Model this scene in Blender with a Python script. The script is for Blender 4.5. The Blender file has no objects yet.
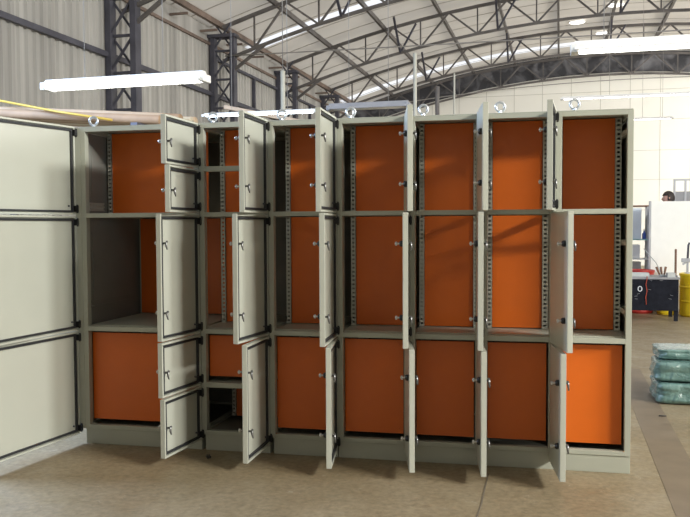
import bpy, bmesh, math, random
from mathutils import Vector, Matrix
random.seed(7)
SC = bpy.context.scene
COL = SC.collection
R = math.radians

# ------------------------------------------------------------------ camera
CX, CY, CZ = 3.1306, -5.4089, 1.5760
cam_d = bpy.data.cameras.new('camera')
cam_d.sensor_width = 36.0
cam_d.lens = 820.0 / 690.0 * 36.0
cam_d.shift_y = 5.8 / 690.0
cam_d.clip_start = 0.05
cam_d.clip_end = 200
cam = bpy.data.objects.new('camera', cam_d)
COL.objects.link(cam)
SC.camera = cam
_r = Vector((0.976778, 0.214204, -0.004539))
_u = Vector((-0.005286, 0.045276, 0.998961))
_f = Vector((-0.214187, 0.975739, -0.045357))
M = Matrix.Identity(4)
for i in range(3):
    M[i][0] = _r[i]; M[i][1] = _u[i]; M[i][2] = -_f[i]
M[0][3], M[1][3], M[2][3] = CX, CY, CZ
cam.matrix_world = M

# hall frame: X to the right, Y down the hall, origin on the floor below the camera
HA = R(2.3112)
ca, sa = math.cos(HA), math.sin(HA)
def H(x, y, z=0.0):
    return Vector((CX + x*ca + y*sa, CY - x*sa + y*ca, z))
HROT = -HA

# ------------------------------------------------------------------ view, world, daylight
SC.view_settings.view_transform = 'Standard'
SC.view_settings.look = 'None'
SC.view_settings.gamma = 1.0
SC.view_settings.exposure = 0.0
SC.view_settings.use_curve_mapping = False
SC.cycles.use_denoising = True
SC.cycles.max_bounces = 8
SC.cycles.diffuse_bounces = 5
SC.cycles.sample_clamp_indirect = 6.0
W = bpy.data.worlds.new('sky'); SC.world = W
W.use_nodes = True
bg = W.node_tree.nodes['Background']
bg.inputs[0].default_value = (0.93, 0.96, 1.0, 1)
bg.inputs[1].default_value = 1.35

def area(name, pos, aim, sx, sy, power, color):
    l = bpy.data.lights.new(name, 'AREA')
    l.shape = 'RECTANGLE'; l.size = sx; l.size_y = sy; l.energy = power; l.color = color
    o = bpy.data.objects.new(name, l); COL.objects.link(o)
    o.location = pos
    o.rotation_euler = (Vector(aim) - Vector(pos)).to_track_quat('-Z', 'Y').to_euler()
    return o
# daylight from the right roof slope and side walls, plus a middle fill
area('daylight_right_skylight', H(11.3, -1.0, 6.95), H(0, 5.3, 1.2), 2.6, 1.2, 2550, (1.0, 0.98, 0.90))
area('daylight_right_skylight_rear', H(11.3, 2.1, 6.3), H(-2, 5.0, 1.2), 1.8, 1.2, 1150, (0.97, 0.98, 0.95))
area('daylight_left_window', H(-8.2, 5.2, 4.6), H(-3.2, 5.2, 0.0), 4.5, 1.4, 1000, (0.50, 0.68, 1.0))
area('daylight_middle_fill', H(12.2, 10.5, 4.6), H(2.0, 15.0, 1.0), 4.5, 2.4, 520, (1.0, 0.98, 0.94))  # added fill light to brighten the bench and partition, no known window
area('daylight_far_window', H(12.5, 27.0, 3.6), H(3.0, 34.0, 3.6), 8.0, 3.4, 1750, (1.0, 0.97, 0.90))

# ------------------------------------------------------------------ materials
def nt(name):
    m = bpy.data.materials.new(name); m.use_nodes = True
    return m, m.node_tree, m.node_tree.nodes['Principled BSDF']
def mat(name, col, rough=0.5, metal=0.0, var=0.06, scale=6.0, bump=0.0, bscale=60.0, spec=0.5, coat=0.0, stretch=(1, 1, 1)):
    m, t, b = nt(name)
    N, Lk = t.nodes, t.links
    tc = N.new('ShaderNodeTexCoord'); mp = N.new('ShaderNodeMapping'); mp.inputs['Scale'].default_value = stretch
    Lk.new(tc.outputs['Object'], mp.inputs[0])
    nz = N.new('ShaderNodeTexNoise'); nz.inputs['Scale'].default_value = scale; nz.inputs['Detail'].default_value = 5
    Lk.new(mp.outputs[0], nz.inputs['Vector'])
    rp = N.new('ShaderNodeValToRGB')
    rp.color_ramp.elements[0].position = 0.3; rp.color_ramp.elements[1].position = 0.7
    rp.color_ramp.elements[0].color = (*[c*(1-var) for c in col], 1)
    rp.color_ramp.elements[1].color = (*[min(1, c*(1+var)) for c in col], 1)
    Lk.new(nz.outputs['Fac'], rp.inputs[0]); Lk.new(rp.outputs[0], b.inputs['Base Color'])
    b.inputs['Roughness'].default_value = rough; b.inputs['Metallic'].default_value = metal
    b.inputs['Specular IOR Level'].default_value = spec
    if coat: b.inputs['Coat Weight'].default_value = coat; b.inputs['Coat Roughness'].default_value = 0.15
    if bump:
        n2 = N.new('ShaderNodeTexNoise'); n2.inputs['Scale'].default_value = bscale; n2.inputs['Detail'].default_value = 4
        Lk.new(tc.outputs['Object'], n2.inputs['Vector'])
        bp = N.new('ShaderNodeBump'); bp.inputs['Strength'].default_value = bump; bp.inputs['Distance'].default_value = 0.02
        Lk.new(n2.outputs['Fac'], bp.inputs['Height']); Lk.new(bp.outputs[0], b.inputs['Normal'])
    return m
def glow(name, col, strength):
    m, t, b = nt(name)
    b.inputs['Base Color'].default_value = (*col, 1)
    b.inputs['Emission Color'].default_value = (*col, 1)
    b.inputs['Emission Strength'].default_value = strength
    return m

m_paint = mat('grey_beige_cabinet_paint', (0.40, 0.41, 0.345), 0.38, var=0.03, scale=3)
m_door = mat('grey_beige_door_paint', (0.47, 0.48, 0.415), 0.30, var=0.02, scale=3)
m_inner = mat('shaded_interior_paint', (0.20, 0.195, 0.165), 0.55, var=0.15, scale=5)  # cabinet paint darkened: the shade inside is put into the colour
m_side = mat('shaded_side_panel', (0.22, 0.22, 0.20), 0.5, var=0.06, scale=4)  # same paint as outside, with the interior shade painted in
m_orange = mat('orange_panel_paint', (0.62, 0.120, 0.006), 0.40, var=0.04, scale=4)
m_rail = mat('perforated_zinc_rail', (0.48, 0.48, 0.42), 0.45, var=0.05)
m_rubber = mat('black_rubber_gasket', (0.025, 0.026, 0.03), 0.6, var=0.1)
m_black = mat('black_plastic', (0.012, 0.012, 0.013), 0.4)
m_chrome = mat('bright_chrome', (0.60, 0.60, 0.58), 0.30, metal=0.7, var=0.02)
m_latch = mat('dull_steel_latch', (0.22, 0.22, 0.22), 0.3, metal=0.8)
m_zinc = mat('zinc_plated_ring', (0.62, 0.66, 0.70), 0.28, metal=0.7, var=0.05)
m_steel = mat('dark_painted_structural_steel', (0.070, 0.070, 0.092), 0.55, var=0.25, scale=3)
m_truss = mat('weathered_truss_steel', (0.125, 0.115, 0.112), 0.6, var=0.3, scale=2)
m_rust = mat('rusty_eave_steel', (0.20, 0.15, 0.125), 0.7, var=0.3, scale=2)
m_pole = mat('light_grey_pole_paint', (0.50, 0.50, 0.44), 0.5)
m_greyfix = mat('unlit_grey_reflector', (0.27, 0.27, 0.28), 0.5)
m_white = mat('white_enamel', (0.82, 0.82, 0.80), 0.4, var=0.02)
m_part = mat('white_partition_board', (0.84, 0.84, 0.80), 0.6, var=0.02)
m_tube = glow('fluorescent_tube_lit', (1.0, 0.98, 0.93), 8.0)
m_tubeb = glow('fluorescent_tube_cool', (0.80, 0.92, 1.0), 14.0)
m_tubec = mat('brown_cardboard_tube', (0.36, 0.24, 0.15), 0.7, var=0.18, scale=3)
m_tubep = mat('pinkish_plastic_pipe', (0.52, 0.39, 0.27), 0.55, var=0.1, scale=3)
m_yellow = mat('yellow_pipe', (0.60, 0.42, 0.08), 0.5)
m_cream = mat('cream_pipe', (0.62, 0.55, 0.42), 0.5)
m_ydrum = mat('yellow_drum_plastic', (0.85, 0.62, 0.02), 0.32, var=0.06, bump=0.25, bscale=14)
m_rdrum = mat('red_drum_plastic', (0.38, 0.022, 0.016), 0.5)
m_bench = mat('black_bench_panel', (0.012, 0.013, 0.018), 0.9, var=0.3, spec=0.15, scale=12)
m_chalk = mat('white_paint_mark', (0.62, 0.64, 0.66), 0.8)
m_red = mat('orange_red_rope', (0.40, 0.06, 0.025), 0.9)
m_brown = mat('brown_wood_handle', (0.17, 0.09, 0.055), 0.7, var=0.2)
m_greypl = mat('grey_pale_plastic', (0.46, 0.47, 0.45), 0.5, var=0.1)
m_blue = mat('pale_blue_panel', (0.70, 0.76, 0.82), 0.3, var=0.04)
m_dblue = mat('deep_blue_bottle', (0.05, 0.10, 0.40), 0.3)
m_teal = mat('teal_shelf_edge', (0.30, 0.50, 0.50), 0.4)
m_box = mat('grey_cardboard', (0.42, 0.40, 0.36), 0.8, var=0.08)
m_alu = mat('aluminium_section', (0.42, 0.43, 0.46), 0.4, metal=0.4)
m_skin = mat('skin', (0.58, 0.33, 0.26), 0.55, var=0.04, scale=12)
m_hair = mat('dark_brown_hair', (0.022, 0.014, 0.011), 0.6, var=0.4, scale=40)
m_shirt = mat('blue_work_shirt', (0.10, 0.14, 0.24), 0.8, var=0.1)
m_cable = mat('grey_cable', (0.30, 0.29, 0.28), 0.6)
m_debris = mat('dark_debris', (0.04, 0.035, 0.03), 0.8)
m_wood = mat('pale_timber', (0.45, 0.33, 0.2), 0.75, var=0.15, stretch=(1, 8, 8))

def plastic_wrap():
    m, t, b = nt('green_plastic_wrap')
    N, Lk = t.nodes, t.links
    tc = N.new('ShaderNodeTexCoord')
    nz = N.new('ShaderNodeTexNoise'); nz.inputs['Scale'].default_value = 7; nz.inputs['Detail'].default_value = 6
    Lk.new(tc.outputs['Object'], nz.inputs['Vector'])
    rp = N.new('ShaderNodeValToRGB')
    rp.color_ramp.elements[0].color = (0.085, 0.16, 0.14, 1); rp.color_ramp.elements[1].color = (0.16, 0.26, 0.23, 1)
    rp.color_ramp.elements[0].position = .35; rp.color_ramp.elements[1].position = .65
    Lk.new(nz.outputs['Fac'], rp.inputs[0]); Lk.new(rp.outputs[0], b.inputs['Base Color'])
    v = N.new('ShaderNodeTexNoise'); v.inputs['Scale'].default_value = 13; v.inputs['Detail'].default_value = 3; v.inputs['Distortion'].default_value = 1.2
    Lk.new(tc.outputs['Object'], v.inputs['Vector'])
    bp = N.new('ShaderNodeBump'); bp.inputs['Strength'].default_value = 0.55; bp.inputs['Distance'].default_value = 0.04
    Lk.new(v.outputs['Fac'], bp.inputs['Height']); Lk.new(bp.outputs[0], b.inputs['Normal'])
    b.inputs['Roughness'].default_value = 0.22
    b.inputs['Coat Weight'].default_value = 0.6; b.inputs['Coat Roughness'].default_value = 0.08
    return m
m_wrap = plastic_wrap()

def floor_mat():
    m, t, b = nt('worn_concrete_floor')
    N, Lk = t.nodes, t.links
    tc = N.new('ShaderNodeTexCoord')
    def noise(scale, det=8, dist=0.0):
        n = N.new('ShaderNodeTexNoise'); n.inputs['Scale'].default_value = scale; n.inputs['Detail'].default_value = det
        n.inputs['Distortion'].default_value = dist; n.inputs['Roughness'].default_value = 0.62
        Lk.new(tc.outputs['Object'], n.inputs['Vector']); return n
    def ramp(n, p0, c0, p1, c1):
        r = N.new('ShaderNodeValToRGB'); r.color_ramp.elements[0].position = p0; r.color_ramp.elements[1].position = p1
        r.color_ramp.elements[0].color = (*c0, 1); r.color_ramp.elements[1].color = (*c1, 1)
        Lk.new(n.outputs['Fac'], r.inputs[0]); return r
    def mix(kind, fac, a, c):
        x = N.new('ShaderNodeMix'); x.data_type = 'RGBA'; x.blend_type = kind
        x.inputs[0].default_value = fac if not hasattr(fac, 'links') else 1
        if hasattr(fac, 'links'): Lk.new(fac, x.inputs[0])
        Lk.new(a, x.inputs[6]); Lk.new(c, x.inputs[7]); return x.outputs[2]
    base = ramp(noise(1.1, 6, 0.4), 0.32, (0.235, 0.180, 0.103), 0.7, (0.315, 0.255, 0.165))
    grit = ramp(noise(26), 0.3, (0.68, 0.67, 0.65), 0.72, (1.18, 1.18, 1.18))
    c1 = mix('MULTIPLY', 1.0, base.outputs[0], grit.outputs[0])
    spot = ramp(noise(9, 6, 1.2), 0.28, (0.70, 0.68, 0.66), 0.42, (1, 1, 1))
    c2 = mix('MULTIPLY', 0.7, c1, spot.outputs[0])
    pale = ramp(noise(14, 4, 2.0), 0.64, (0, 0, 0), 0.73, (1, 1, 1))
    pc = N.new('ShaderNodeRGB'); pc.outputs[0].default_value = (0.40, 0.36, 0.28, 1)
    pm = N.new('ShaderNodeMath'); pm.operation = 'MULTIPLY'; pm.inputs[1].default_value = 0.7
    Lk.new(pale.outputs[0], pm.inputs[0])
    c3 = mix('MIX', pm.outputs[0], c2, pc.outputs[0])
    Lk.new(c3, b.inputs['Base Color'])
    rr = ramp(noise(4, 4), 0.3, (0.36, 0.36, 0.36), 0.7, (0.62, 0.62, 0.62))
    Lk.new(rr.outputs[0], b.inputs['Roughness'])
    bp = N.new('ShaderNodeBump'); bp.inputs['Strength'].default_value = 0.15; bp.inputs['Distance'].default_value = 0.01
    Lk.new(noise(40).outputs['Fac'], bp.inputs['Height']); Lk.new(bp.outputs[0], b.inputs['Normal'])
    return m
m_floor = floor_mat()
m_floorband = mat('trowelled_concrete_strip', (0.185, 0.140, 0.092), 0.5, var=0.12, scale=5)
m_joint = mat('dirt_filled_floor_joint', (0.16, 0.13, 0.09), 0.9)
m_wall = mat('weathered_fibre_cement_sheet', (0.44, 0.43, 0.41), 0.8, var=0.24, scale=1.3, stretch=(1, 2.2, 0.12))
m_panelw = mat('white_wall_panel', (0.82, 0.81, 0.75), 0.6, var=0.02, scale=1)
m_seam = mat('grey_panel_joint', (0.50, 0.49, 0.44), 0.7)
m_plainwall = mat('plain_cement_wall', (0.34, 0.33, 0.30), 0.85)
def gable_mat():
    m, t, b = nt('black_plastic_sheet')
    N, Lk = t.nodes, t.links
    tc = N.new('ShaderNodeTexCoord')
    nz = N.new('ShaderNodeTexNoise'); nz.inputs['Scale'].default_value = 1.6; nz.inputs['Detail'].default_value = 5; nz.inputs['Distortion'].default_value = 1.0
    Lk.new(tc.outputs['Object'], nz.inputs['Vector'])
    rp = N.new('ShaderNodeValToRGB')
    rp.color_ramp.elements[0].position = 0.45; rp.color_ramp.elements[1].position = 0.72
    rp.color_ramp.elements[0].color = (0.05, 0.05, 0.058, 1); rp.color_ramp.elements[1].color = (0.22, 0.22, 0.24, 1)
    Lk.new(nz.outputs['Fac'], rp.inputs[0]); Lk.new(rp.outputs[0], b.inputs['Base Color'])
    b.inputs['Roughness'].default_value = 0.4
    return m
m_gable = gable_mat()
def roof_mat(name, col, trans, f):
    m, t, b = nt(name)
    N, Lk = t.nodes, t.links
    tc = N.new('ShaderNodeTexCoord'); mp = N.new('ShaderNodeMapping'); mp.inputs['Scale'].default_value = (0.5, 1.4, 1)
    Lk.new(tc.outputs['Object'], mp.inputs[0])
    nz = N.new('ShaderNodeTexNoise'); nz.inputs['Scale'].default_value = 1.2; nz.inputs['Detail'].default_value = 4
    Lk.new(mp.outputs[0], nz.inputs['Vector'])
    rp = N.new('ShaderNodeValToRGB')
    rp.color_ramp.elements[0].position = 0.3; rp.color_ramp.elements[1].position = 0.7
    rp.color_ramp.elements[0].color = (*[c*0.88 for c in trans], 1); rp.color_ramp.elements[1].color = (*[min(1, c*1.1) for c in trans], 1)
    Lk.new(nz.outputs['Fac'], rp.inputs[0])
    tr = N.new('ShaderNodeBsdfTranslucent'); Lk.new(rp.outputs[0], tr.inputs[0])
    df = N.new('ShaderNodeBsdfDiffuse'); df.inputs[0].default_value = (*col, 1)
    mx = N.new('ShaderNodeMixShader'); mx.inputs[0].default_value = f
    Lk.new(df.outputs[0], mx.inputs[1]); Lk.new(tr.outputs[0], mx.inputs[2])
    Lk.new(mx.outputs[0], N['Material Output'].inputs['Surface'])
    return m
m_roofd = roof_mat('dimming_opaque_roof_sheet', (0.60, 0.565, 0.52), (0.55, 0.52, 0.48), 0.14)  # near roof made less translucent to lower ambient light around the cabinets
m_roof = roof_mat('pale_translucent_roof_sheet', (0.62, 0.58, 0.52), (0.60, 0.56, 0.50), 0.35)
m_sky = roof_mat('clear_translucent_roof_sheet', (0.8, 0.8, 0.8), (0.95, 0.96, 1.0), 0.85)

# ------------------------------------------------------------------ mesh helpers
class MB:
    def __init__(s): s.v = []; s.f = []; s.sm = []; s.mi = []
    def add(s, vs, fs, smooth=False, mi=0):
        n = len(s.v); s.v += [Vector(v) for v in vs]
        for f in fs: s.f.append([i+n for i in f]); s.sm.append(smooth); s.mi.append(mi)
        return s
    def box(s, x0, x1, y0, y1, z0, z1, mi=0, T=None):
        vs = [Vector((x, y, z)) for z in (z0, z1) for y in (y0, y1) for x in (x0, x1)]
        if T: vs = [T(v) for v in vs]
        return s.add(vs, [(0, 2, 3, 1), (4, 5, 7, 6), (0, 1, 5, 4), (2, 6, 7, 3), (0, 4, 6, 2), (1, 3, 7, 5)], False, mi)
    def bar(s, a, b, w, h, up=(0, 0, 1), mi=0):
        a, b = Vector(a), Vector(b); d = (b-a).normalized(); up = Vector(up)
        if abs(d.dot(up)) > .98: up = Vector((0, 1, 0))
        x = d.cross(up).normalized(); y = x.cross(d)
        vs = [p + x*(i*w/2) + y*(j*h/2) for p in (a, b) for j in (-1, 1) for i in (-1, 1)]
        return s.add(vs, [(0, 2, 3, 1), (4, 5, 7, 6), (0, 1, 5, 4), (2, 6, 7, 3), (0, 4, 6, 2), (1, 3, 7, 5)], False, mi)
    def tube(s, pts, r, n=10, mi=0, caps=True, closed=False):
        pts = [Vector(p) for p in pts]; rr = r if isinstance(r, (list, tuple)) else [r]*len(pts)
        base = len(s.v); px = None; N_ = len(pts)
        for i, p in enumerate(pts):
            if closed: d = pts[(i+1) % N_] - pts[i-1]
            else: d = pts[min(i+1, N_-1)] - pts[max(i-1, 0)]
            d.normalize()
            if px is None:
                a = Vector((0, 0, 1)) if abs(d.z) < .9 else Vector((1, 0, 0)); px = a.cross(d).normalized()
            px = (px - d*px.dot(d)).normalized(); py = d.cross(px)
            for k in range(n):
                t = 2*math.pi*k/n
                s.v.append(p + px*(rr[i]*math.cos(t)) + py*(rr[i]*math.sin(t)))
        for i in range(N_ if closed else N_-1):
            j = (i+1) % N_
            for k in range(n):
                k2 = (k+1) % n
                s.f.append([base+i*n+k, base+i*n+k2, base+j*n+k2, base+j*n+k]); s.sm.append(True); s.mi.append(mi)
        if caps and not closed:
            s.f.append([base+k for k in reversed(range(n))]); s.sm.append(False); s.mi.append(mi)
            s.f.append([base+(N_-1)*n+k for k in range(n)]); s.sm.append(False); s.mi.append(mi)
        return s
    def lathe(s, prof, c=(0, 0, 0), n=24, mi=0):
        c = Vector(c); base = len(s.v); m = len(prof)
        for (r, z) in prof:
            r = max(r, 1e-4)
            for k in range(n):
                a = 2*math.pi*k/n; s.v.append(c + Vector((r*math.cos(a), r*math.sin(a), z)))
        for i in range(m-1):
            for k in range(n):
                k2 = (k+1) % n
                s.f.append([base+i*n+k, base+i*n+k2, base+(i+1)*n+k2, base+(i+1)*n+k]); s.sm.append(False); s.mi.append(mi)
        if prof[0][0] > 1e-3: s.f.append([base+k for k in reversed(range(n))]); s.sm.append(False); s.mi.append(mi)
        if prof[-1][0] > 1e-3: s.f.append([base+(m-1)*n+k for k in range(n)]); s.sm.append(False); s.mi.append(mi)
        return s
    def build(s, name, mats, parent=None, bevel=0.0, seg=2, loc=None, rotz=None):
        me = bpy.data.meshes.new(name)
        me.from_pydata([tuple(v) for v in s.v], [], s.f)
        for m in (mats if isinstance(mats, (list, tuple)) else [mats]): me.materials.append(m)
        for p, sm, mi in zip(me.polygons, s.sm, s.mi): p.use_smooth = sm; p.material_index = mi
        bm = bmesh.new(); bm.from_mesh(me); bmesh.ops.recalc_face_normals(bm, faces=bm.faces); bm.to_mesh(me); bm.free()
        o = bpy.data.objects.new(name, me); COL.objects.link(o)
        if parent: o.parent = parent
        if loc is not None: o.location = loc
        if rotz is not None: o.rotation_euler[2] = rotz
        if bevel:
            b = o.modifiers.new('bevel', 'BEVEL'); b.width = bevel; b.segments = seg; b.limit_method = 'ANGLE'; b.angle_limit = R(40)
        return o
def tag(o, label, cat, group=None):
    o['label'] = label; o['category'] = cat
    if group: o['group'] = group
    return o
def struct(o): o['kind'] = 'structure'; return o
def thing(name, loc, label, cat, group=None, rotz=0.0):
    o = bpy.data.objects.new(name, None); COL.objects.link(o); o.location = loc; o.rotation_euler[2] = rotz
    o.empty_display_size = 0.1
    return tag(o, label, cat, group)

# ------------------------------------------------------------------ hall shell
XL, XR, Y0, YE = -8.66, 12.33, -9.0, 34.5
def ztop(x): return 8.35 - 0.0160*(x-2.0)**2       # top chord of a truss
def zbot(x): return 7.56 - 0.0165*(x-2.0)**2       # bottom chord
def zroof(x): return 8.51 - 0.0160*(x-2.0)**2
b = MB(); b.box(-18, 22, -14, 42, -0.10, 0.0); o = struct(b.build('floor', m_floor))
# poured strip and joints in the floor
b = MB(); b.box(0.62, 0.86, -8.5, 9.5, 0, 0.002, T=lambda v: H(*v)); struct(b.build('trim_1', m_floorband))
b = MB()
for (xa, ya, xb, yb) in [(-0.43, 5.22, -0.42, 4.6), (-0.42, 4.6, -0.44, 3.9), (-0.44, 3.9, -0.41, 2.0)]:
    b.bar(H(xa, ya, .0015), H(xb, yb, .0015), 0.008, 0.003)
struct(b.build('trim_2', m_joint))

def corrugated(x, y0, y1, z0, z1, name, holes=()):
    pitch, dep = 0.22, 0.045
    prof = [(0, 0), (0.40, 0), (0.52, 1), (0.88, 1)]
    ys = []
    y = y0
    while y < y1:
        for t, d in prof: ys.append((y + t*pitch, d*dep))
        y += pitch
    b = MB()
    def strip(za, zb, sel):
        vs = []; fs = []
        for (yy, d) in sel:
            vs += [H(x-d, yy, za), H(x-d, yy, zb)]
        for i in range(len(sel)-1): fs.append((2*i, 2*i+2, 2*i+3, 2*i+1))
        b.add(vs, fs)
    cuts = [y0-1]
    if not holes: strip(z0, z1, ys)
    for (ha, hb, hza, hzb) in holes:
        strip(z0, z1, [p for p in ys if p[0] <= ha]); strip(z0, z1, [p for p in ys if p[0] >= hb])
        mid = [p for p in ys if ha - pitch*.3 <= p[0] <= hb + pitch*.3]
        strip(z0, hza, mid); strip(hzb, z1, mid)
    return struct(b.build(name, m_wall))
corrugated(XL, Y0, YE, 0.0, 6.2, 'wall_left', [(2.8, 7.6, 3.8, 5.5)])
b = MB()
T = lambda v: H(*v)
for (ya, yb, za, zb) in [(Y0, -5.2, 0, 6.8), (2.0, 8, 0, 6.8), (13, 21.5, 0, 6.8), (8, 13, 0, 3.3), (8, 13, 5.9, 6.8), (31, YE, 0, 6.8), (-5.2, 2.0, 0, 6.8), (21.5, 31, 0, 1.6), (21.5, 31, 5.5, 6.8)]:
    b.box(XR+.3, XR+.42, ya, yb, za, zb, T=T)
struct(b.build('wall_right', m_plainwall))
b = MB(); b.box(XL, XR+.4, Y0-.12, Y0, 0, 8.6, T=T); struct(b.build('wall_front', m_plainwall))
# end wall: white panels up to the last truss, black sheeting above
N_ = 48
def arch_wall(y, th, zlo, zhi, name, m):
    b = MB()
    vs = []; fs = []
    for i in range(N_+1):
        x = XL + (XR+.4-XL)*i/N_
        for yy in (y, y+th): vs += [H(x, yy, zlo(x)), H(x, yy, zhi(x))]
    for i in range(N_):
        a, c = 4*i, 4*(i+1)
        fs += [(a, c, c+1, a+1), (a+2, a+3, c+3, c+2), (a+1, c+1, c+3, a+3), (a, a+2, c+2, c)]
    fs += [(0, 1, 3, 2), (4*N_, 4*N_+2, 4*N_+3, 4*N_+1)]
    return struct(b.add(vs, fs).build(name, m))
arch_wall(YE, .15, lambda x: 0.0, lambda x: zbot(x)+.10, 'wall_end', m_panelw)
arch_wall(YE+.2, .05, lambda x: zbot(x)-.2, lambda x: zroof(x), 'wall_gable', m_gable)
b = MB()
x = -8.6
while x < 12:
    x += 1.125
    if x > XL+.1: b.box(x-.009, x+.009, YE-.006, YE+.002, 0.1, min(zbot(x), 7.6)-.02, T=T)
for z in (6.92, 5.75, 4.55, 3.4, 2.2): 
    half = math.sqrt(max(0, (7.6-z)/.0165)) if z > 5.9 else 11
    b.box(max(XL, 2-half), min(XR, 2+half), YE-.006, YE+.002, z-.009, z+.009, T=T)
struct(b.build('trim_3', m_seam))
# arched roof of translucent sheets with two clear strips
def roof(ya, yb, name, m):
    b = MB(); vs = []; fs = []
    n = 40
    for i in range(n+1):
        x = XL-.35 + (XR+.5-XL+.35)*i/n
        vs += [H(x, ya, zroof(x)), H(x, yb, zroof(x))]
    for i in range(n): fs.append((2*i, 2*i+2, 2*i+3, 2*i+1))
    return struct(b.add(vs, fs, True).build(name, m))
cl = [(11.7, 12.35), (22.0, 22.75), (32.3, 33.0)]
y = Y0; k = 1
for (a, c) in cl:
    roof(y, a, 'ceiling', m_roofd if k == 1 else m_roof); roof(a, c, 'skylight_strip', m_sky); y = c; k += 1
roof(y, YE+.3, 'ceiling', m_roof)
b = MB()
for i in range(40):
    yy = Y0 + 1.1*i
    for j in range(36):
        xa = XL + (XR-XL)*j/36; xb = XL + (XR-XL)*(j+1)/36
        b.bar(H(xa, yy, zroof(xa)-.008), H(xb, yy, zroof(xb)-.008), 0.03, 0.012)
struct(b.build('trim_4', mat('roof_sheet_lap', (0.42, 0.39, 0.35), 0.7)))
# soffit, eave beam and wall girts on the left
b = MB(); b.box(XL-.06, XL-.03, Y0, YE, 6.18, 6.75, T=T); struct(b.build('trim_5', m_wall))
b = MB(); b.bar(H(XL+.25, Y0, 6.74), H(XL+.25, YE, 6.74), .10, .16); b.bar(H(XL+.02, Y0, 6.24), H(XL+.02, YE, 6.24), .05, .07)
y = Y0+1.6
while y < YE-1:
    b.bar(H(XL, y, 6.45), H(XL+.45, y, 6.45), .05, .05); y += 1.65
struct(b.build('eave_beam', m_rust))
b = MB()
b.bar(H(XL+.06, Y0, 4.97), H(XL+.06, YE, 4.97), .08, .10)
b.bar(H(XL+.06, 19.6, 5.9), H(XL+.06, YE, 5.9), .07, .07)
b.bar(H(XL+.09, Y0, 2.4), H(XL+.09, YE, 2.4), .12, .12)
struct(b.build('wall_girt', m_steel))
b = MB()
for y in (21.03, 22.5, 26.4, 28.0): b.bar(H(XL+.06, y, 2.4), H(XL+.06, y, 5.9), .08, .08)
struct(b.build('wall_stud', m_steel))
# purlins under the roof sheets
b = MB()
for x in [-6.9, -5.2, -3.5, -1.8, -0.1, 1.6, 3.3, 5.0, 6.7, 8.4, 10.1]:
    b.bar(H(x, Y0, zroof(x)-.09), H(x, YE, zroof(x)-.09), .07, .13)
struct(b.build('roof_purlin', m_truss))

# lattice columns and trusses
YT = [-5.4, -.4, 4.6, 9.6, 14.62, 19.6, 24.62, 29.62, 34.35]
col_lab = {4: 'dark steel lattice column nearest the camera on the corrugated left wall',
           5: 'dark steel lattice column standing second along the corrugated left wall',
           6: 'dark steel lattice column standing third along the left wall behind a pale pole',
           7: 'short-looking dark lattice column farthest along the corrugated left wall'}
tr_lab = {4: 'nearest arched steel truss with its brace meeting the first lattice column',
          5: 'arched steel truss springing from the second lattice column',
          6: 'arched steel truss springing from the third lattice column',
          7: 'arched steel truss just in front of the far bright roof strip',
          8: 'arched steel truss against the black sheeting of the end wall'}
for i, y in enumerate(YT):
    if i < 4: continue
    if i < 8:
        c = thing('lattice_column', H(XL, y), col_lab[i], 'column', 'lattice columns along the left wall', HROT)
        for x in (0.08, 0.62):
            MB().box(x-.06, x+.06, -.11, .11, 0, 6.45).build('column_chord', m_steel, c)
        b = MB(); z = 0.3; k = 0
        while z < 6.1:
            b.bar((.1, 0, z), (.6, 0, z), .06, .05)
            b.bar((.12, -.05, z+.05), (.58, -.05, z+.68), .04, .04); b.bar((.58, .05, z+.05), (.12, .05, z+.68), .04, .04)
            z += .72; k += 1
        b.build('column_lacing', m_steel, c)
        b = MB(); b.box(-.02, .72, -.16, .16, 6.38, 6.46); b.build('cap_plate', m_steel, c)
    t = thing('roof_truss', H(0, y), tr_lab[i], 'truss', 'arched roof trusses', HROT)
    n = 24
    xs = [XL+.35 + (XR-.35-XL-.35)*k/n for k in range(n+1)]
    b = MB()
    for k in range(n): b.bar((xs[k], 0, ztop(xs[k])), (xs[k+1], 0, ztop(xs[k+1])), .085, .085)
    b.build('top_chord', m_truss, t)
    b = MB()
    def zb_(x):
        e = min(x-XL-.35, XR-.35-x)
        return zbot(x)
    for k in range(n): b.bar((xs[k], 0, zb_(xs[k])), (xs[k+1], 0, zb_(xs[k+1])), .075, .075)
    b.bar((XL+.62, 0, 5.55), (XL+1.5, 0, zbot(XL+1.5)), .07, .07)
    b.build('bottom_chord', m_truss, t)
    for k in range(n):
        x0, x1 = xs[k], xs[k+1]
        if k % 2 == 0: MB().bar((x0, 0, ztop(x0)), (x1, 0, zbot(x1)), .05, .05).build('web_brace', m_truss, t)
        else: MB().bar((x0, 0, zbot(x0)), (x1, 0, ztop(x1)), .05, .05).build('web_brace', m_truss, t)
        if k % 2 == 1: MB().bar((x0, 0, zbot(x0)), (x0, 0, ztop(x0)), .04, .04).build('web_post', m_truss, t)
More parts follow.
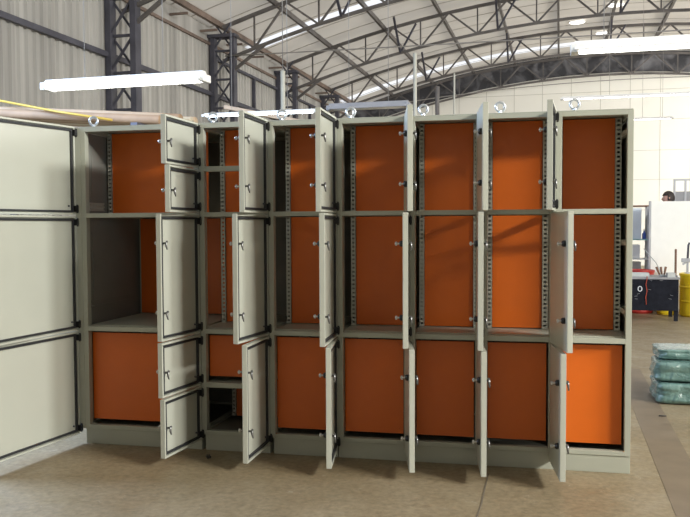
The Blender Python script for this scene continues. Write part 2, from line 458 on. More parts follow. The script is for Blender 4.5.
# sway braces between the trusses
sw = [(-4.7, 19.6, 24.62), (-1.8, 19.6, 24.62), (1.6, 19.6, 24.62), (-4.7, 24.62, 29.62), (-1.8, 24.62, 29.62), (1.6, 24.62, 29.62), (5.0, 24.62, 29.62), (-5.2, 14.62, 19.6)]
sl = ['leftmost brace in the middle roof bay', 'dark V brace near the centre of the middle roof bay', 'V brace at the crown of the middle roof bay', 'leftmost brace in the farthest roof bay', 'V brace left of the crown in the farthest roof bay', 'V brace at the crown of the farthest roof bay', 'V brace right of the crown in the farthest roof bay', 'V brace in the nearest roof bay above the left wall']
for (x, ya, yb), l in zip(sw, sl):
    b = MB()
    b.bar(H(x, yb, zbot(x)), H(x, yb-1.0, zroof(x)-.15), .06, .06); b.bar(H(x, yb, zbot(x)), H(x+.5, yb-.1, zroof(x)-.15), .05, .05)
    o = b.build('sway_brace', m_steel); tag(o, l, 'brace', 'sway braces under the roof')
# thin cables across the hall
def cable(pts, r, label, m=m_cable, name='steel_cable', group=None):
    o = MB().tube(pts, r, 6).build(name, m); return tag(o, label, 'cable', group)
def sag(a, c, s, n=12): return [Vector(a).lerp(Vector(c), i/n) - Vector((0, 0, s*4*(i/n)*(1-i/n))) for i in range(n+1)]
cable(sag(H(-8.0, 34.0, 6.55), H(11.2, 34.0, 6.9), -.55), .02, 'thin pale cable crossing low in front of the black gable sheeting')
cable(sag(H(-8.2, 19.45, 5.9), H(12.2, 19.45, 5.9), .05), .016, 'thin tie cable strung across the hall below the second truss')

# lifting roof lights: small bright domes on the roof skin
for (x, y, l) in [(0.5, 29.0, 'small oval roof light left of the other two'), (1.62, 27.2, 'small oval roof light highest of the three at upper right'), (1.45, 31.0, 'small faint oval roof light lowest of the three')]:
    z = zroof(x) - .03
    t = thing('roof_dome', H(x, y, z-.02), l, 'roof light', 'oval roof lights', HROT)
    b = MB(); b.lathe([(0.001, -.035), (.18, -.03), (.25, -.012), (.26, .0)], n=20); b.build('dome_lens', glow('roof_dome_lit', (1, 1, .97), 2.2), t)
    b = MB(); b.tube([(math.cos(a)*.27, math.sin(a)*.27, .005) for a in [2*math.pi*q/20 for q in range(20)]], .018, 6, closed=True); b.build('dome_rim', m_white, t)

# ------------------------------------------------------------------ hanging lamps
def lamp(pa, pb, h, label, lit=True, tube_m=None, wires=(0.25, 0.75), ztop_=None):
    pa, pb = Vector(pa), Vector(pb); L = (pb-pa).length; mid = (pa+pb)/2
    t = thing('fluorescent_light', mid, label, 'lamp', 'hanging fluorescent lights', math.atan2(pb.y-pa.y, pb.x-pa.x))
    x = L/2; w = h*1.05
    b = MB()
    prof = [(-w*.95, -h*.30), (-w*.45, h*.30), (-w*.28, h*.5), (w*.28, h*.5), (w*.45, h*.30), (w*.95, -h*.30), (w*.9, -h*.34), (w*.40, h*.18), (-w*.40, h*.18), (-w*.9, -h*.34)]
    vs = [(xx, p[0], p[1]) for xx in (-x, x) for p in prof]; n = len(prof)
    b.add(vs, [(k, (k+1) % n, n+(k+1) % n, n+k) for k in range(n)] + [list(range(n))[::-1], list(range(n, 2*n))])
    b.build('reflector', m_white if lit else m_greyfix, t)
    for s in (-1, 1):
        MB().tube([(-x+.04, s*w*.52, -h*.22), (x-.04, s*w*.52, -h*.22)], h*.15, 10).build('tube', tube_m or (m_tube if lit else m_white), t)
    for s in (-1, 1):
        b = MB(); b.box(s*x-.03, s*x+.03, -w*.75, w*.75, -h*.46, h*.2); b.build('end_socket', m_white if lit else m_greyfix, t, bevel=.006)
    top = ztop_ if ztop_ else 7.2
    for q in wires:
        xx = -x + L*q
        MB().tube([(xx, 0, h*.5), (xx, 0, top-mid.z)], .0035, 5).build('hanging_wire', m_cable, t)
    return t
lamp(H(-5.22, 7.62, 3.085), H(-3.42, 7.58, 3.055), .115, 'long white lit fluorescent lamp hanging at upper left before the corrugated wall', ztop_=6.6)
lamp(H(0.10, 6.8, 2.985), H(1.95, 6.8, 2.975), .10, 'wide white lit fluorescent lamp hanging at upper right, cut by the frame', wires=(.12, .5, .88))
lamp(H(-4.42, 9.8, 3.02), H(-2.93, 9.8, 3.01), .05, 'lit lamp with a bluish glow just above the second and third cabinets', tube_m=m_tubeb, ztop_=6.7)
lamp(H(-2.95, 10.5, 3.16), H(-1.90, 10.5, 3.14), .10, 'unlit grey lamp body behind the tops of the fourth and fifth cabinets', lit=False, ztop_=7.0)
lamp(H(0.02, 16.0, 3.95), H(3.4, 16.0, 3.97), .06, 'very long thin lamp line above the right end of the cabinets')
lamp(H(1.59, 20.0, 4.02), H(2.45, 20.0, 4.02), .055, 'short thin lamp hanging before the white end wall right of the cabinets')

# poles standing behind the cabinets
for (x, y, zt, r, m, l) in [(-4.63, 13.5, 4.25, .042, m_pole, 'pale pole standing before the third lattice column'),
                            (-2.59, 15.0, 4.74, .034, m_pole, 'tall pale pole left of the white end wall panels'),
                            (-2.47, 17.0, 4.45, .045, m_truss, 'dark grey pole at the left edge of the white end wall'),
                            (-2.12, 17.0, 4.70, .018, m_pole, 'very thin pole rising before the black gable sheeting')]:
    t = thing('steel_pole', H(x, y), l, 'pole', 'poles behind the cabinets')
    MB().lathe([(r, .012), (r, zt)], n=12).build('shaft', m, t)
    MB().box(-.1, .1, -.1, .1, 0, .014).build('foot_plate', m, t)
    MB().lathe([(r*1.1, zt-.01), (r*1.1, zt+.01), (r*.4, zt+.02)], n=12).build('end_cap', m, t)
cable([H(-4.63, 13.5, 4.27), H(-4.63, 13.5, 7.2)], .008, 'thin wire running up from the pale pole to the roof', name='drop_wire')

# rack with long tubes at left, behind the wide cabinet
t = thing('storage_rack', H(-6.3, 9.75), 'high dark rack under the brown tubes behind the wide cabinet', 'rack', None, HROT)
for x in (-1.2, 1.2):
    for y in (-.35, .35):
        MB().box(x-.04, x+.04, y-.04, y+.04, 0, (2.97 if x < 0 else 2.80)).build('upright', m_steel, t)
    MB().box(x-.045, x+.045, -.55, .55, (2.97 if x < 0 else 2.80), (3.05 if x < 0 else 2.88)).build('cross_arm', m_steel, t)
for y in (-.35, .35): MB().box(-1.2, 1.2, y-.025, y+.025, 1.3, 1.38).build('brace_rail', m_steel, t)
tubes = [(-.42, .06, m_tubec, 'brown cardboard tube lying frontmost on the high rack'), (-.26, .085, m_tubep, 'thick pinkish tube lying second on the high rack'),
         (-.06, .09, m_tubec, 'thick brown tube lying midway on the high rack'), (.13, .08, m_cream, 'cream tube lying behind the thick brown tube'),
         (.32, .095, m_tubep, 'thick pinkish tube lying rearmost on the high rack')]
for (y, r, m, l) in tubes:
    a, c = H(-8.1 + random.uniform(0, .2), 9.75+y+.02, 3.094+r), H(-4.75+random.uniform(-.15, .3), 9.75+y+.06, 2.862+r)
    d = (c-a).normalized()
    b = MB(); b.tube([a, a+d*.01, c-d*.01, c, c-d*.0001, c-d*.04], [r*.95, r, r, r*.95, r*.80, r*.78], 16)
    tag(b.build('long_tube', m), l, 'tube', 'long tubes on the high rack')
zz = 2.902 + .17 + .015
o = MB().tube([H(-8.2, 9.50, 3.40), H(-7.2, 9.36, 3.27), H(-6.2, 9.24, 3.06), H(-5.4, 9.2, 2.92)], .016, 8).build('thin_pipe', m_yellow)
tag(o, 'thin yellow pipe lying on top of the brown tubes at left', 'pipe')
o = MB().bar(H(-4.6, 10.9, 3.28), H(-3.4, 10.95, 3.02), .12, .05).build('timber_plank', m_tubep)
tag(o, 'pinkish plank slanting down behind the second cabinet top', 'plank')
t = thing('plank_trestle', H(-4.0, 10.93), 'dark trestle holding the slanted pinkish plank', 'trestle', None, HROT)
for x in (-.35, .35):
    MB().bar((x, 0, 0), (x, 0, 3.1-.217*x-.03), .06, .06).build('trestle_leg', m_steel, t)
MB().bar((-.35, 0, 1.6), (.35, 0, 1.6), .05, .05).build('trestle_bar', m_steel, t)

# ------------------------------------------------------------------ cabinets
XB = [-.010, .900, 1.405, 1.890, 2.383, 2.855, 3.322, 3.793]
D = 0.95
ZT, ZB1, ZB2, ZP = 2.30, 1.684, 0.863, 0.111
def ring(b, x0, x1, z0, z1, w, y0, y1, mi=0):
    b.box(x0, x1, y0, y1, z0, z0+w, mi); b.box(x0, x1, y0, y1, z1-w, z1, mi)
    b.box(x0, x0+w, y0, y1, z0+w, z1-w, mi); b.box(x1-w, x1, y0, y1, z0+w, z1-w, mi)
def perforated(x0, x1, y0, y1, z0, z1, step=.030):
    b = MB(); e = (x1-x0)*.26
    b.box(x0, x0+e, y0, y1, z0, z1); b.box(x1-e, x1, y0, y1, z0, z1)
    z = z0; 
    while z < z1-.005:
        b.box(x0+e, x1-e, y0, y1, z, min(z+step*.54, z1)); z += step
    b.box(x0, x0+.003, y0, y1+.03, z0, z1); b.box(x1-.003, x1, y0, y1+.03, z0, z1)
    return b
def make_door(root, w, z0, z1, ang, latches, hx):
    """door hung on the left post; local x along its width, local y=0 its inner rim, local -y outwards"""
    h = z1-z0
    T_ = .033
    b = MB()
    b.box(0, w, -T_, -T_+.003, 0, h)
    ring(b, 0, w, 0, h, .014, -T_+.003, 0)
    b.box(.010, w-.010, -T_+.003, -T_+.014, .010, h-.010)
    dr = b.build('door', m_door, root, bevel=.003, loc=(hx, -.004, z0)); dr.rotation_euler[2] = -R(ang)
    g = MB(); ring(g, .021, w-.021, .021, h-.021, .013, -T_+.014, -.004); g.build('gasket', m_rubber, dr)
    for zf in latches:
        z = h*zf
        b = MB(); b.lathe([(.019, 0), (.019, .014), (.012, .022), (.0, .022)], n=16)
        o = b.build('lock_base', m_black, dr, loc=(w-.062, -T_, z)); o.rotation_euler[0] = R(90)
        b = MB(); b.lathe([(.006, .02), (.005, .034), (.009, .036), (.010, .044), (.007, .049), (.0, .050)], n=12); b.box(-.003, .003, -.012, .012, .036, .047)
        o = b.build('key_knob', m_chrome, dr, loc=(w-.062, -T_, z)); o.rotation_euler[0] = R(90)
        b = MB(); b.tube([(0, -.02, 0), (0, .012, 0)], .007, 10); b.tube([(-.012, .012, .006), (.002, .016, .010), (.012, .017, .0), (.014, .019, -.020), (.008, .022, -.042)], [.005, .008, .008, .007, .004], 8)
        b.build('latch_lever', m_latch, dr, loc=(w-.052, 0, z))
    for zh in (.045, h-.045) if h < 1.5 else (.05, h-.05):
        b = MB(); b.box(-.012, .016, -.008, .016, zh-.022, zh+.022); b.tube([(-.006, .006, zh-.03), (-.006, .006, zh+.03)], .008, 8)
        b.build('hinge', m_black, dr)
    MB().tube([(.055, -T_+.013, .065), (.055, -T_+.024, .065)], .006, 8).build('earth_stud', m_steel, dr)
    return dr
spec = {
 1: dict(label='widest grey cabinet at the left end, three broad doors swung open past the frame',
         doors=[(1.672, 2.31, 106, ()), (0.832, 1.664, 94.8, ()), (0.07, 0.826, 98.2, (0.3, 0.74))]),
 2: dict(label='narrow grey cabinet with five doors, two small above and two small below a tall one',
         doors=[(1.99, 2.305, 92.2, (0.47,)), (1.678, 1.982, 89.4, (0.47,)), (0.836, 1.668, 97.6, (0.22, 0.77)), (0.466, 0.826, 97.6, (0.45,)), (0.07, 0.456, 96.2, (0.5,))]),
 3: dict(label='third grey cabinet from the left, tall pale door faces beside the five-door cabinet',
         doors=[(1.672, 2.312, 90.6, (0.26, 0.74)), (0.832, 1.664, 97.0, (0.22, 0.77)), (0.066, 0.826, 89.8, (0.26, 0.76))]),
 4: dict(label='middle grey cabinet of the row, fourth from either end, with narrow-looking open doors',
         doors=[(1.672, 2.312, 88.8, (0.26, 0.74)), (0.832, 1.664, 86.4, (0.22, 0.77)), (0.066, 0.826, 82.0, (0.26, 0.76))]),
 5: dict(label='third grey cabinet from the right end, dark orange panels and all doors edge-on',
         doors=[(1.672, 2.312, 79.6, (0.26, 0.74)), (0.832, 1.664, 83.2, (0.22, 0.77)), (0.066, 0.826, 78.4, (0.26, 0.76))]),
 6: dict(label='second grey cabinet from the right end, with the brightest orange upper panel',
         doors=[(1.672, 2.312, 82.4, (0.26, 0.74)), (0.832, 1.664, 85.6, (0.22, 0.77)), (0.066, 0.826, 83.0, (0.26, 0.76))]),
 7: dict(label='rightmost grey cabinet of the row, next to the open floor and green bundles',
         doors=[(1.672, 2.312, 94.6, (0.26, 0.74)), (0.832, 1.664, 79.4, (0.22, 0.77)), (0.066, 0.826, 83.8, (0.26, 0.76))]),
}
for k in range(1, 8):
    x0, x1 = XB[k-1], XB[k]; w = x1-x0-.003
    t = thing('electrical_cabinet', (x0, 0, 0), spec[k]['label'], 'cabinet', 'grey cabinets in the row')
    P = .036
    b = MB()
    for xa in (0, w-P):
        b.box(xa, xa+P, 0, .05, ZP, ZT); b.box(xa, xa+P, D-.05, D, ZP, ZT)
    zs = [(ZT-.030, ZT), (ZB1-.032, ZB1), (ZB2-.034, ZB2), (ZP, ZP+.030)]
    if k == 2: zs += [(1.968, 2.004), (.448, .484)]
    for (za, zb) in zs:
        b.box(P, w-P, 0, .045, za, zb)
    for (za, zb) in [(ZT-.030, ZT), (ZB1-.032, ZB1), (ZB2-.034, ZB2-.004), (ZP, ZP+.03)]:
        for xa in (0.002, w-.026): b.box(xa, xa+.024, .05, D-.05, za, zb)
        b.box(P, w-P, D-.04, D-.002, za, zb)
    b.build('frame', m_paint, t, bevel=.002)
    b = MB()
    gL = .024 if k in (2, 3) else .002
    b.box(gL, w, .006, .026, 0, ZP-.001); b.box(gL, w, D-.03, D-.01, 0, ZP-.001); b.box(gL, gL+.02, .026, D-.03, 0, ZP-.001); b.box(w-.02, w, .026, D-.03, 0, ZP-.001)
    b.build('plinth', m_paint, t, bevel=.002)
    MB().box(.002, w-.002, .002, D-.002, ZT, ZT+.007).build('roof_sheet', m_paint, t, bevel=.003)
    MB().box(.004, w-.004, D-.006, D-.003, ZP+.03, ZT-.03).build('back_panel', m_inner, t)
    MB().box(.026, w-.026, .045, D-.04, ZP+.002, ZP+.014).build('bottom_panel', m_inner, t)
    # shelf between middle and bottom compartments
    MB().box(.026, w-.026, .045, D-.04, ZB2-.004, ZB2+.006).build('shelf', m_paint, t)
    if k == 2: MB().box(.026, w-.026, .045, D-.04, .474, .484).build('shelf', m_paint, t)
    if k == 1:
        b = MB(); b.box(.0, .003, .05, D-.05, ZP+.03, ZT-.03)
        for (za, zb) in ((1.80, 2.18), (1.0, 1.55), (.25, .75)): b.box(.003, .007, .14, .30 if za > 1.7 else D-.15, za, zb)
        for (za) in (ZB2+.12, ZB2+.16): b.box(.003, .014, .1, D-.1, za, za+.02)
        b.build('side_panel', m_side, t)
        b = perforated(.0, .035, -.30, -.02, -.002, .001); 
        hr = MB()
        z = 1.715
        for zc in (1.715, 1.742):
            y = .07
            while y < .31: hr.box(.004, .010, y, y+.012, zc, zc+.013); y += .022
        hr.box(.004, .008, .06, .32, 1.705, 1.714); hr.box(.004, .008, .06, .32, 1.728, 1.741); hr.box(.004, .008, .06, .32, 1.756, 1.765)
        hr.build('perforated_strip', m_rail, t)
    if k == 7:
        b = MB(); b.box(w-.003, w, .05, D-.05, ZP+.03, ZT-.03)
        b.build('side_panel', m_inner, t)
        b = MB()
        pass
        for z in (2.16, 1.45, 1.0): MB().box(w-.034, w-.004, .05, .62, z, z+.035).build('side_stay', m_paint, t)
    if k == 1:
        MB().box(-.046, -.001, .0, .022, ZP, ZT).build('hinge_flange', m_paint, t, bevel=.002)
    # orange mounting panels and their perforated rails
    dp = .37
    comps = [('top', ZB1+.004, ZT-.006, dp), ('mid', ZB2+.012, ZB1-.034, dp if k != 1 else .86)]
    for nm, za, zb, y in comps:
        lx0, lx1 = .018, .055; rx0, rx1 = w-.074, w-.030
        if k == 1: lx0, lx1 = .018, .051
        if k == 1 and nm == 'mid': px0, px1 = .034, w-.04
        else: px0, px1 = lx1, rx0
        MB().box(px0, px1, y, y+.004, za, zb).build('mounting_panel', m_orange, t, bevel=.001)
        if not (k == 1 and nm == 'mid'):
            perforated(lx0, lx1, y-.012, y-.009, za-.004, zb).build('mounting_rail', m_rail, t)
            if k > 2: perforated(rx0, rx1, y-.012, y-.009, za-.004, zb).build('mounting_rail', m_rail, t)
    if k == 2:
        MB().box(.040, w-.05, .06, .064, .520, .812).build('mounting_panel', m_orange, t, bevel=.001)
        MB().box(.115, w-.05, .40, .404, .16, .44).build('mounting_panel', m_orange, t, bevel=.001)
        perforated(.082, .114, .388, .391, .16, .44).build('mounting_rail', m_rail, t)
    else:
        zl = .172
        b = MB(); b.box(.038 if k != 1 else .036, w-.048, .06, .064, zl, .812)
        for xx in (.06, w-.075):
            for z in (zl+.03, .78): b.tube([(xx, .056, z), (xx, .062, z)], .005, 8)
        b.build('mounting_panel', m_orange, t, bevel=.001)
    # doors
    for (za, zb, an, la) in spec[k]['doors']:
        make_door(t, x1-x0-(.008 if k > 1 else 0), za, zb, an, la, .0 if k > 1 else -.040)
    # lifting eye
    b = MB(); ex, ey = .115 if k in (6, 7) else .085, .06
    if k == 1: ex = .075
    b.tube([(math.cos(a)*.029, 0, 0.046+math.sin(a)*.029) for a in [2*math.pi*q/20 for q in range(20)]], .0085, 10, closed=True)
    b.lathe([(.018, 0), (.018, .006), (.010, .010), (.009, .020)], n=14)
    b.build('lifting_eye', m_zinc, t, loc=(ex, ey, ZT+.007), rotz=.2)

# ------------------------------------------------------------------ right background
# black work bench with a black front panel
t = thing('work_bench', H(.86, 14.75), 'black work bench with a marked front panel standing right of the cabinets', 'bench', None, HROT)
MB().box(-1.05, 1.05, -.38, .42,   .69, .722).build('bench_top', m_greyfix, t, bevel=.004)
fp = MB().box(-1.03, 1.03, -.372, -.35, .17, .69).build('front_panel', m_bench, t, bevel=.003)
for x in (-1.0, 1.0):
    for y in (-.32, .37): MB().box(x-.03, x+.03, y-.03, y+.03, 0, .69).build('leg', m_bench, t)
def digit_o(cx, cz, rx, rz):
    return [(cx+rx*math.cos(a), -.375, cz+rz*math.sin(a)) for a in [2*math.pi*q/24 for q in range(24)]]
b = MB(); b.tube(digit_o(.43, .53, .030, .040), .008, 6, closed=True); b.build('painted_mark', m_chalk, t)['label'] = 'white painted 0 on the black bench panel'
b = MB()
for i in range(9):
    x, z = random.uniform(.3, 1.0), random.uniform(.33, .69); a = random.uniform(-.6, .6)
    b.bar((x, -.374, z), (x+.05*math.cos(a), -.374, z+.03*math.sin(a)), .004, .004, up=(0, 1, 0))
b.build('scratch_mark', m_greyfix, t)
o = MB().tube([H(1.40, 14.42, .735), H(1.40, 14.355, .734), H(1.395, 14.345, .69), H(1.38, 14.35, .60), H(1.40, 14.35, .50), H(1.38, 14.35, .40), H(1.39, 14.35, .27)], .006, 7).build('orange_rope', m_red)
tag(o, 'orange-red rope hanging down the front of the black bench', 'rope')
def drum(x, y, r, h, m, label, name='plastic_drum'):
    t = thing(name, H(x, y), label, 'drum', 'drums behind the bench')
    MB().lathe([(r*.92, 0), (r, .03), (r, h*.33), (r*1.03, h*.345), (r*1.03, h*.365), (r, h*.38), (r, h*.66), (r*1.03, h*.675), (r*1.03, h*.695), (r, h*.71), (r, h-.06), (r*.94, h-.03)], n=36).build('barrel', m, t)
    MB().lathe([(r*1.04, h-.05), (r*1.05, h-.03), (r*1.05, h-.005), (r*.97, h), (r*.95, h-.012), (.0, h-.012)], n=36).build('lid', m, t)
    return t
drum(1.40, 15.75, .25, .78, m_rdrum, 'red plastic drum behind the black bench')
drum(2.33, 15.3, .30, .75, m_ydrum, 'yellow drum beside the bench end, cut by the frame')
drum(1.86, 15.55, .18, .62, m_ydrum, 'small yellow drum seen under the bench between its legs and the red drum')
# things on the bench
t = thing('hand_brush', H(1.66, 14.62, .724), 'brown-handled brushes bunched on the black bench', 'brush', None, HROT)
for i, a in enumerate((-.5, -.15, .25)):
    MB().tube([(0.03*i-.03, 0, .01), (.03*i-.03+.13*math.sin(a), .02*i, .16)], [.014, .02], 8).build('handle', m_brown, t)
MB().lathe([(.05, 0), (.055, .02), (.04, .035)], n=14).build('brush_pot', m_greypl, t)
t = thing('wooden_stick', H(1.87, 14.62, .724), 'brown wooden stick standing upright at the bench end', 'stick', None, HROT)
MB().lathe([(.035, 0), (.035, .02)], n=12).build('stand_foot', m_steel, t)
MB().lathe([(.018, .02), (.018, .45), (.012, .46)], n=10).build('shaft', m_brown, t)
t = thing('hand_clamp', H(2.14, 15.22, .739), 'grey clamp tool standing on the yellow drum lid at the right edge', 'tool', None, HROT)
MB().lathe([(.06, 0), (.06, .02), (.018, .03), (.018, .22)], n=12).build('post', m_alu, t)
MB().box(-.10, .10, -.03, .03, .20, .27).build('jaw', m_alu, t, bevel=.008)
MB().bar((-.08, 0, .16), (.12, 0, .32), .03, .03).build('arm', m_alu, t)
MB().tube([(0, 0, .27), (.01, 0, .50), (.03, 0, .54)], .018, 8).build('lever', m_steel, t)
b = MB(); b.tube([H(1.40, 14.95, 1.18), H(1.58, 14.8, .95), H(1.66, 14.7, .767)], .008, 6)
tag(b.build('thin_rod', m_greypl), 'thin pale rod leaning over the bench towards the shelves', 'rod')
for (x0, x1, y, h, l) in [(.25, .62, 14.7, .09, 'clear grey box on the bench nearest the cabinets'), (1.18, 1.45, 14.65, .06, 'flat grey tray on the bench beside the rope'), (1.72, 1.84, 14.5, .07, 'small grey box at the right end of the bench')]:
    t = thing('parts_box', H((x0+x1)/2, y, .724), l, 'box', 'boxes on the bench', HROT); a = (x1-x0)/2
    b = MB(); b.box(-a, a, -.12, .12, 0, .008); b.box(-a, a, -.12, -.112, .008, h); b.box(-a, a, .112, .12, .008, h); b.box(-a, -a+.008, -.112, .112, .008, h); b.box(a-.008, a, -.112, .112, .008, h)
    b.build('tray', m_greypl, t); MB().box(-a*.9, a*.9, -.1, .1, .009, h*.6).build('contents', m_alu, t, bevel=.004)
# white partition
t = thing('partition_screen', H(2.28, 16.05), 'tall white partition screen behind the bench at the right edge', 'partition', None, HROT)
b = MB(); b.box(-.66, .9, -.02, .02, .04, 2.02); b.build('board', m_part, t)
b = MB(); b.box(-.70, -.66, -.03, .03, 0, 2.03); b.build('edge_post', m_alu, t, bevel=.003)
b = MB(); b.box(.9, .94, -.03, .03, 0, 2.03); b.build('edge_post', m_alu, t, bevel=.003)
for x in (-.6, .84): MB().box(x-.03, x+.03, -.2, .2, 0, .04).build('foot', m_alu, t)
# shelves left of the partition
t = thing('shelving_unit', H(1.30, 16.75), 'light shelving unit between the cabinets and the white partition', 'shelf', None, HROT)
for x in (-.34, .32):
    for y in (-.2, .2): MB().box(x-.018, x+.018, y-.018, y+.018, 0, 1.96).build('upright', m_alu, t)
for z in (.25, .62, .93, 1.30): MB().box(-.36, .34, -.22, .22, z, z+.022).build('shelf_board', m_teal if z > 1.2 else m_part, t)
MB().box(-.36, .34, -.22, .22, 1.94, 1.965).build('shelf_board', m_brown, t)
def carton(name, x0, x1, z, h, m, label, cat='box', d=.16):
    t = thing(name, H(1.30+(x0+x1)/2, 16.74, z), label, cat, 'things on the shelving unit', HROT); a = (x1-x0)/2
    MB().box(-a, a, -d, d, 0, h*.97).build('body', m, t, bevel=.004)
    MB().box(-a*1.005, a*1.005, -d*1.005, d*1.005, h*.82, h).build('lid', m, t, bevel=.004)
carton('display_case', -.30, .20, 1.323, .59, m_blue, 'large pale blue case on the upper shelf', 'case')
carton('carton', -.29, .18, .953, .26, m_white, 'white carton on the shelf below the blue case')
carton('carton', -.30, .20, .643, .24, m_box, 'grey carton on the shelf below the white carton')
carton('carton', -.28, .19, .273, .28, m_greypl, 'pale carton on the lowest shelf of the unit')
t = thing('spray_bottle', H(1.56, 16.66, 1.323), 'small deep blue bottle beside the pale blue case', 'bottle')
MB().lathe([(.035, 0), (.038, .02), (.038, .1), (.015, .13), (.013, .15)], n=14).build('bottle_body', m_dblue, t)
MB().lathe([(.016, .15), (.016, .18), (.01, .185)], n=12).build('cap', m_white, t)
# aluminium frame stacked behind the partition
t = thing('aluminium_frame', H(2.42, 17.2), 'tall aluminium frame with grey infill rising behind the partition', 'frame', None, HROT)
for x in (-.26, -.06, .5): MB().box(x-.018, x+.018, -.02, .02, 0, 2.46).build('stile', m_alu, t)
for z in (.1, 1.2, 2.45): MB().box(-.28, .52, -.02, .02, z, z+.03).build('crossbar', m_alu, t)
MB().box(-.25, -.07, -.008, .008, 1.3, 2.24).build('infill_panel', m_greyfix, t)
MB().box(-.05, .49, -.008, .008, 1.3, 2.24).build('infill_panel', m_greyfix, t)
for x in (-.26, .5): MB().box(x-.03, x+.03, -.25, .25, 0, .04).build('foot', m_alu, t)

# person behind the partition, head in profile facing left
PX, PY, PZ = 2.0, 16.55, .48
t = thing('step_platform', H(PX+.12, PY), 'low timber platform under the person behind the partition', 'platform', None, HROT)
MB().box(-.3, .3, -.35, .35, PZ-.05, PZ).build('deck', m_wood, t, bevel=.004)
for x in (-.25, .25):
    for y in (-.3, .3): MB().box(x-.04, x+.04, y-.04, y+.04, 0, PZ-.05).build('leg', m_wood, t)
def skin(name, verts, edges, radii, m, parent, sub=2, root=0):
    me = bpy.data.meshes.new(name); me.from_pydata(verts, edges, []); me.materials.append(m)
    o = bpy.data.objects.new(name, me); COL.objects.link(o); o.parent = parent
    sk = o.modifiers.new('skin', 'SKIN'); sk.use_smooth_shade = True
    for v, r in zip(me.skin_vertices[0].data, radii):
        v.radius = r if isinstance(r, tuple) else (r, r)
    me.skin_vertices[0].data[root].use_root = True
    s = o.modifiers.new('sub', 'SUBSURF'); s.levels = sub; s.render_levels = sub
    return o
per = thing('person', H(PX, PY, PZ), 'person behind the white partition, only the dark-haired head showing', 'person', None, HROT + math.pi/2)
# local frame: -y is where the person faces after rotation -> picture left is local +y here
F = Vector((0, 1, 0))
def L(x, y, z): return (x, y, z)
sc_ = 1.0
V = [L(0, 0, .92), L(0, 0, 1.12), L(0, -.01, 1.32), L(0, 0, 1.42), L(0, .02, 1.50),
     L(.17, 0, 1.38), L(.21, .03, 1.10), L(.20, .16, .90), L(-.17, 0, 1.38), L(-.21, .03, 1.10), L(-.20, .16, .90),
     L(.09, 0, .86), L(.10, .02, .48), L(.10, -.01, .09), L(.10, .13, .04), L(-.09, 0, .86), L(-.10, .02, .48), L(-.10, -.01, .09), L(-.10, .13, .04)]
E_ = [(0, 1), (1, 2), (2, 3), (3, 4), (2, 5), (5, 6), (6, 7), (2, 8), (8, 9), (9, 10), (0, 11), (11, 12), (12, 13), (13, 14), (0, 15), (15, 16), (16, 17), (17, 18)]
RD = [(.15, .11), (.14, .10), (.16, .11), .065, .052, .065, .045, .033, .065, .045, .033, .085, .06, .045, .04, .085, .06, .045, .04]
skin('body', V, E_, RD, m_shirt, per)
# head: one sculpted surface
def head_mesh(hair):
    bm = bmesh.new(); bmesh.ops.create_uvsphere(bm, u_segments=32, v_segments=24, radius=1.0)
    for v in bm.verts:
        x, y, z = v.co
        px_, py_, pz_ = x*.078, y*.098, z*.118
        if y > 0 and z < 0: px_ *= 1 - .25*(-z)*y; py_ *= 1 - .10*(-z)
        if z < -.3 and y < .2: py_ *= 1 - .35*(-z-.3); 
        if not hair:
            g = math.exp(-((x/.16)**2 + ((z+.10)/.22)**2)) if y > .5 else 0
            py_ += .026*g
            g = math.exp(-((x/.30)**2 + ((z+.48)/.09)**2)) if y > .4 else 0
            py_ += .007*g
            g = math.exp(-((x/.3)**2 + ((z+.85)/.2)**2)) if y > 0 else 0
            py_ += .016*g
            for s in (-1, 1):
                g = math.exp(-(((x-s*.38)/.16)**2 + ((z-.10)/.12)**2)) if y > .4 else 0
                py_ -= .008*g
        else:
            px_ *= 1.10; py_ = py_*1.08 - .004; pz_ = pz_*1.08 + .004
        v.co = (px_, py_, pz_)
    if hair:
        kill = [v for v in bm.verts if (v.co.y > .035 and v.co.z < .045 + .2*(v.co.y-.07)) or v.co.z < -.055 or (v.co.y > .03 and v.co.z < .0)]
        bmesh.ops.delete(bm, geom=kill, context='VERTS')
        for v in bm.verts:
            v.co += Vector((random.uniform(-.0025, .0025), random.uniform(-.0025, .0025), random.uniform(-.002, .004)))
    me = bpy.data.meshes.new('head'); bm.to_mesh(me); bm.free()
    for p in me.polygons: p.use_smooth = True
    return me
def addmesh(name, me, m, parent, loc):
    me.name = name; me.materials.append(m); o = bpy.data.objects.new(name, me); COL.objects.link(o); o.parent = parent; o.location = loc
    return o
HL = (0, .03, 1.605)
hd = addmesh('head', head_mesh(False), m_skin, per, HL)
hr = addmesh('hair', head_mesh(True), m_hair, per, HL)
sd = hr.modifiers.new('thick', 'SOLIDIFY'); sd.thickness = .012; sd.offset = 1
for s in (-1, 1):
    e = MB(); e.tube([(s*.078, -.005, -.03), (s*.088, -.012, -.005), (s*.088, -.016, .022), (s*.078, -.004, .03)], [.008, .011, .011, .006], 8); e.build('ear', m_skin, hd)
    e = MB(); e.lathe([(.0, -.009), (.007, -.006), (.010, 0), (.007, .006), (.0, .009)], c=(s*.030, .080, .014), n=10); e.build('eye', m_white, hd)
    for q in range(5):
        pass
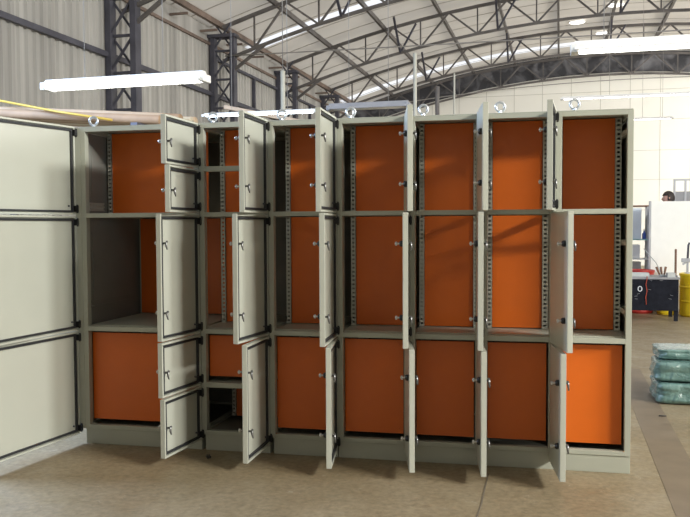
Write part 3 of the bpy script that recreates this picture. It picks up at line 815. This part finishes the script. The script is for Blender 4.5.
# hands
for s in (-1, 1):
    vs = [(s*.20, .17, .885), (s*.20, .215, .85)]; es = [(0, 1)]; rd = [(.030, .020), (.034, .018)]
    for q in range(4):
        a = (q-1.5)*.016; ln = [.068, .078, .072, .055][q]
        i = len(vs)
        vs += [(s*.20+a, .235, .832), (s*.20+a*1.15, .235+ln*.55, .80), (s*.20+a*1.15, .235+ln*.8, .76)]
        es += [(1, i), (i, i+1), (i+1, i+2)]; rd += [.010, .009, .007]
    i = len(vs); vs += [(s*.165, .21, .845), (s*.155, .245, .82)]; es += [(0, i), (i, i+1)]; rd += [.012, .009]
    skin('hand', vs, es, rd, m_skin, per, sub=1)

# green plastic-wrapped bundles on the floor
def bundle(cx, cy, z0, lx, ly, h, seed, label, rz):
    rnd = random.Random(seed)
    bm = bmesh.new(); bmesh.ops.create_cube(bm, size=1.0)
    bmesh.ops.subdivide_edges(bm, edges=bm.edges[:], cuts=9, use_grid_fill=True)
    ph = [rnd.uniform(0, 6) for _ in range(6)]
    for v in bm.verts:
        x, y, z = v.co*2
        n = Vector((x, y, z)); p8 = (abs(x)**11+abs(y)**11+abs(z)**11)**(1/11)
        n = n/p8
        k = 1 + .018*math.sin(9*x+ph[0]+3*z) + .02*math.sin(7*y+ph[1]+5*z) + .015*math.sin(13*z+ph[2]+4*x)
        b_ = .025*math.sin(6*x+ph[3])*math.cos(5*y+ph[4])
        zz = n.z + (b_ if z > .8 else 0)
        v.co = (n.x*k*lx/2, n.y*k*ly/2, max(0, (zz+1)/2*h))
    me = bpy.data.meshes.new('wrapped_bundle'); bm.to_mesh(me); bm.free()
    for p in me.polygons: p.use_smooth = True
    t = thing('wrapped_bundle', H(cx, cy, z0), label, 'bundle', 'green wrapped bundles on the floor', HROT+rz)
    o = addmesh('wrapping', me, m_wrap, t, (0, 0, 0))
    s = o.modifiers.new('sub', 'SUBSURF'); s.levels = 1; s.render_levels = 1
    b = MB()
    for xx in (-.22, .2): b.tube([(xx*lx, -ly*.49, h*.2), (xx*lx, -ly*.515, h*.5), (xx*lx, -ly*.47, h*.93), (xx*lx, 0, h*1.012), (xx*lx, ly*.47, h*.93), (xx*lx, ly*.51, h*.5)], .006, 6)
    return t
bundle(1.19, 7.92, .0, .72, .56, .190, 1, 'green plastic-wrapped bundle on the floor, bottom of the pile', .03)
bundle(1.19, 7.94, .192, .73, .54, .175, 2, 'green plastic-wrapped bundle lying between the other two of the pile', -.03)
bundle(1.20, 8.06, .370, .68, .46, .095, 3, 'thin green plastic-wrapped bundle on top of the pile', .06)
# litter on the floor
o = MB().tube([H(.80, 7.15, .006), H(.83, 7.15, .007), H(.86, 7.16, .006)], [.005, .007, .005], 8).build('floor_scrap', m_debris); tag(o, 'small dark scrap on the floor before the green bundles', 'scrap')
b = MB(); b.lathe([(.016, 0), (.016, .01)], n=6); b.lathe([(.008, .01), (.008, .03)], n=8)
o = b.build('loose_bolt', m_debris, loc=(1.02, -.2, .016)); o.rotation_euler = (R(90), 0, R(60)); tag(o, 'small dark bolt on the floor below the five-door cabinet', 'bolt')
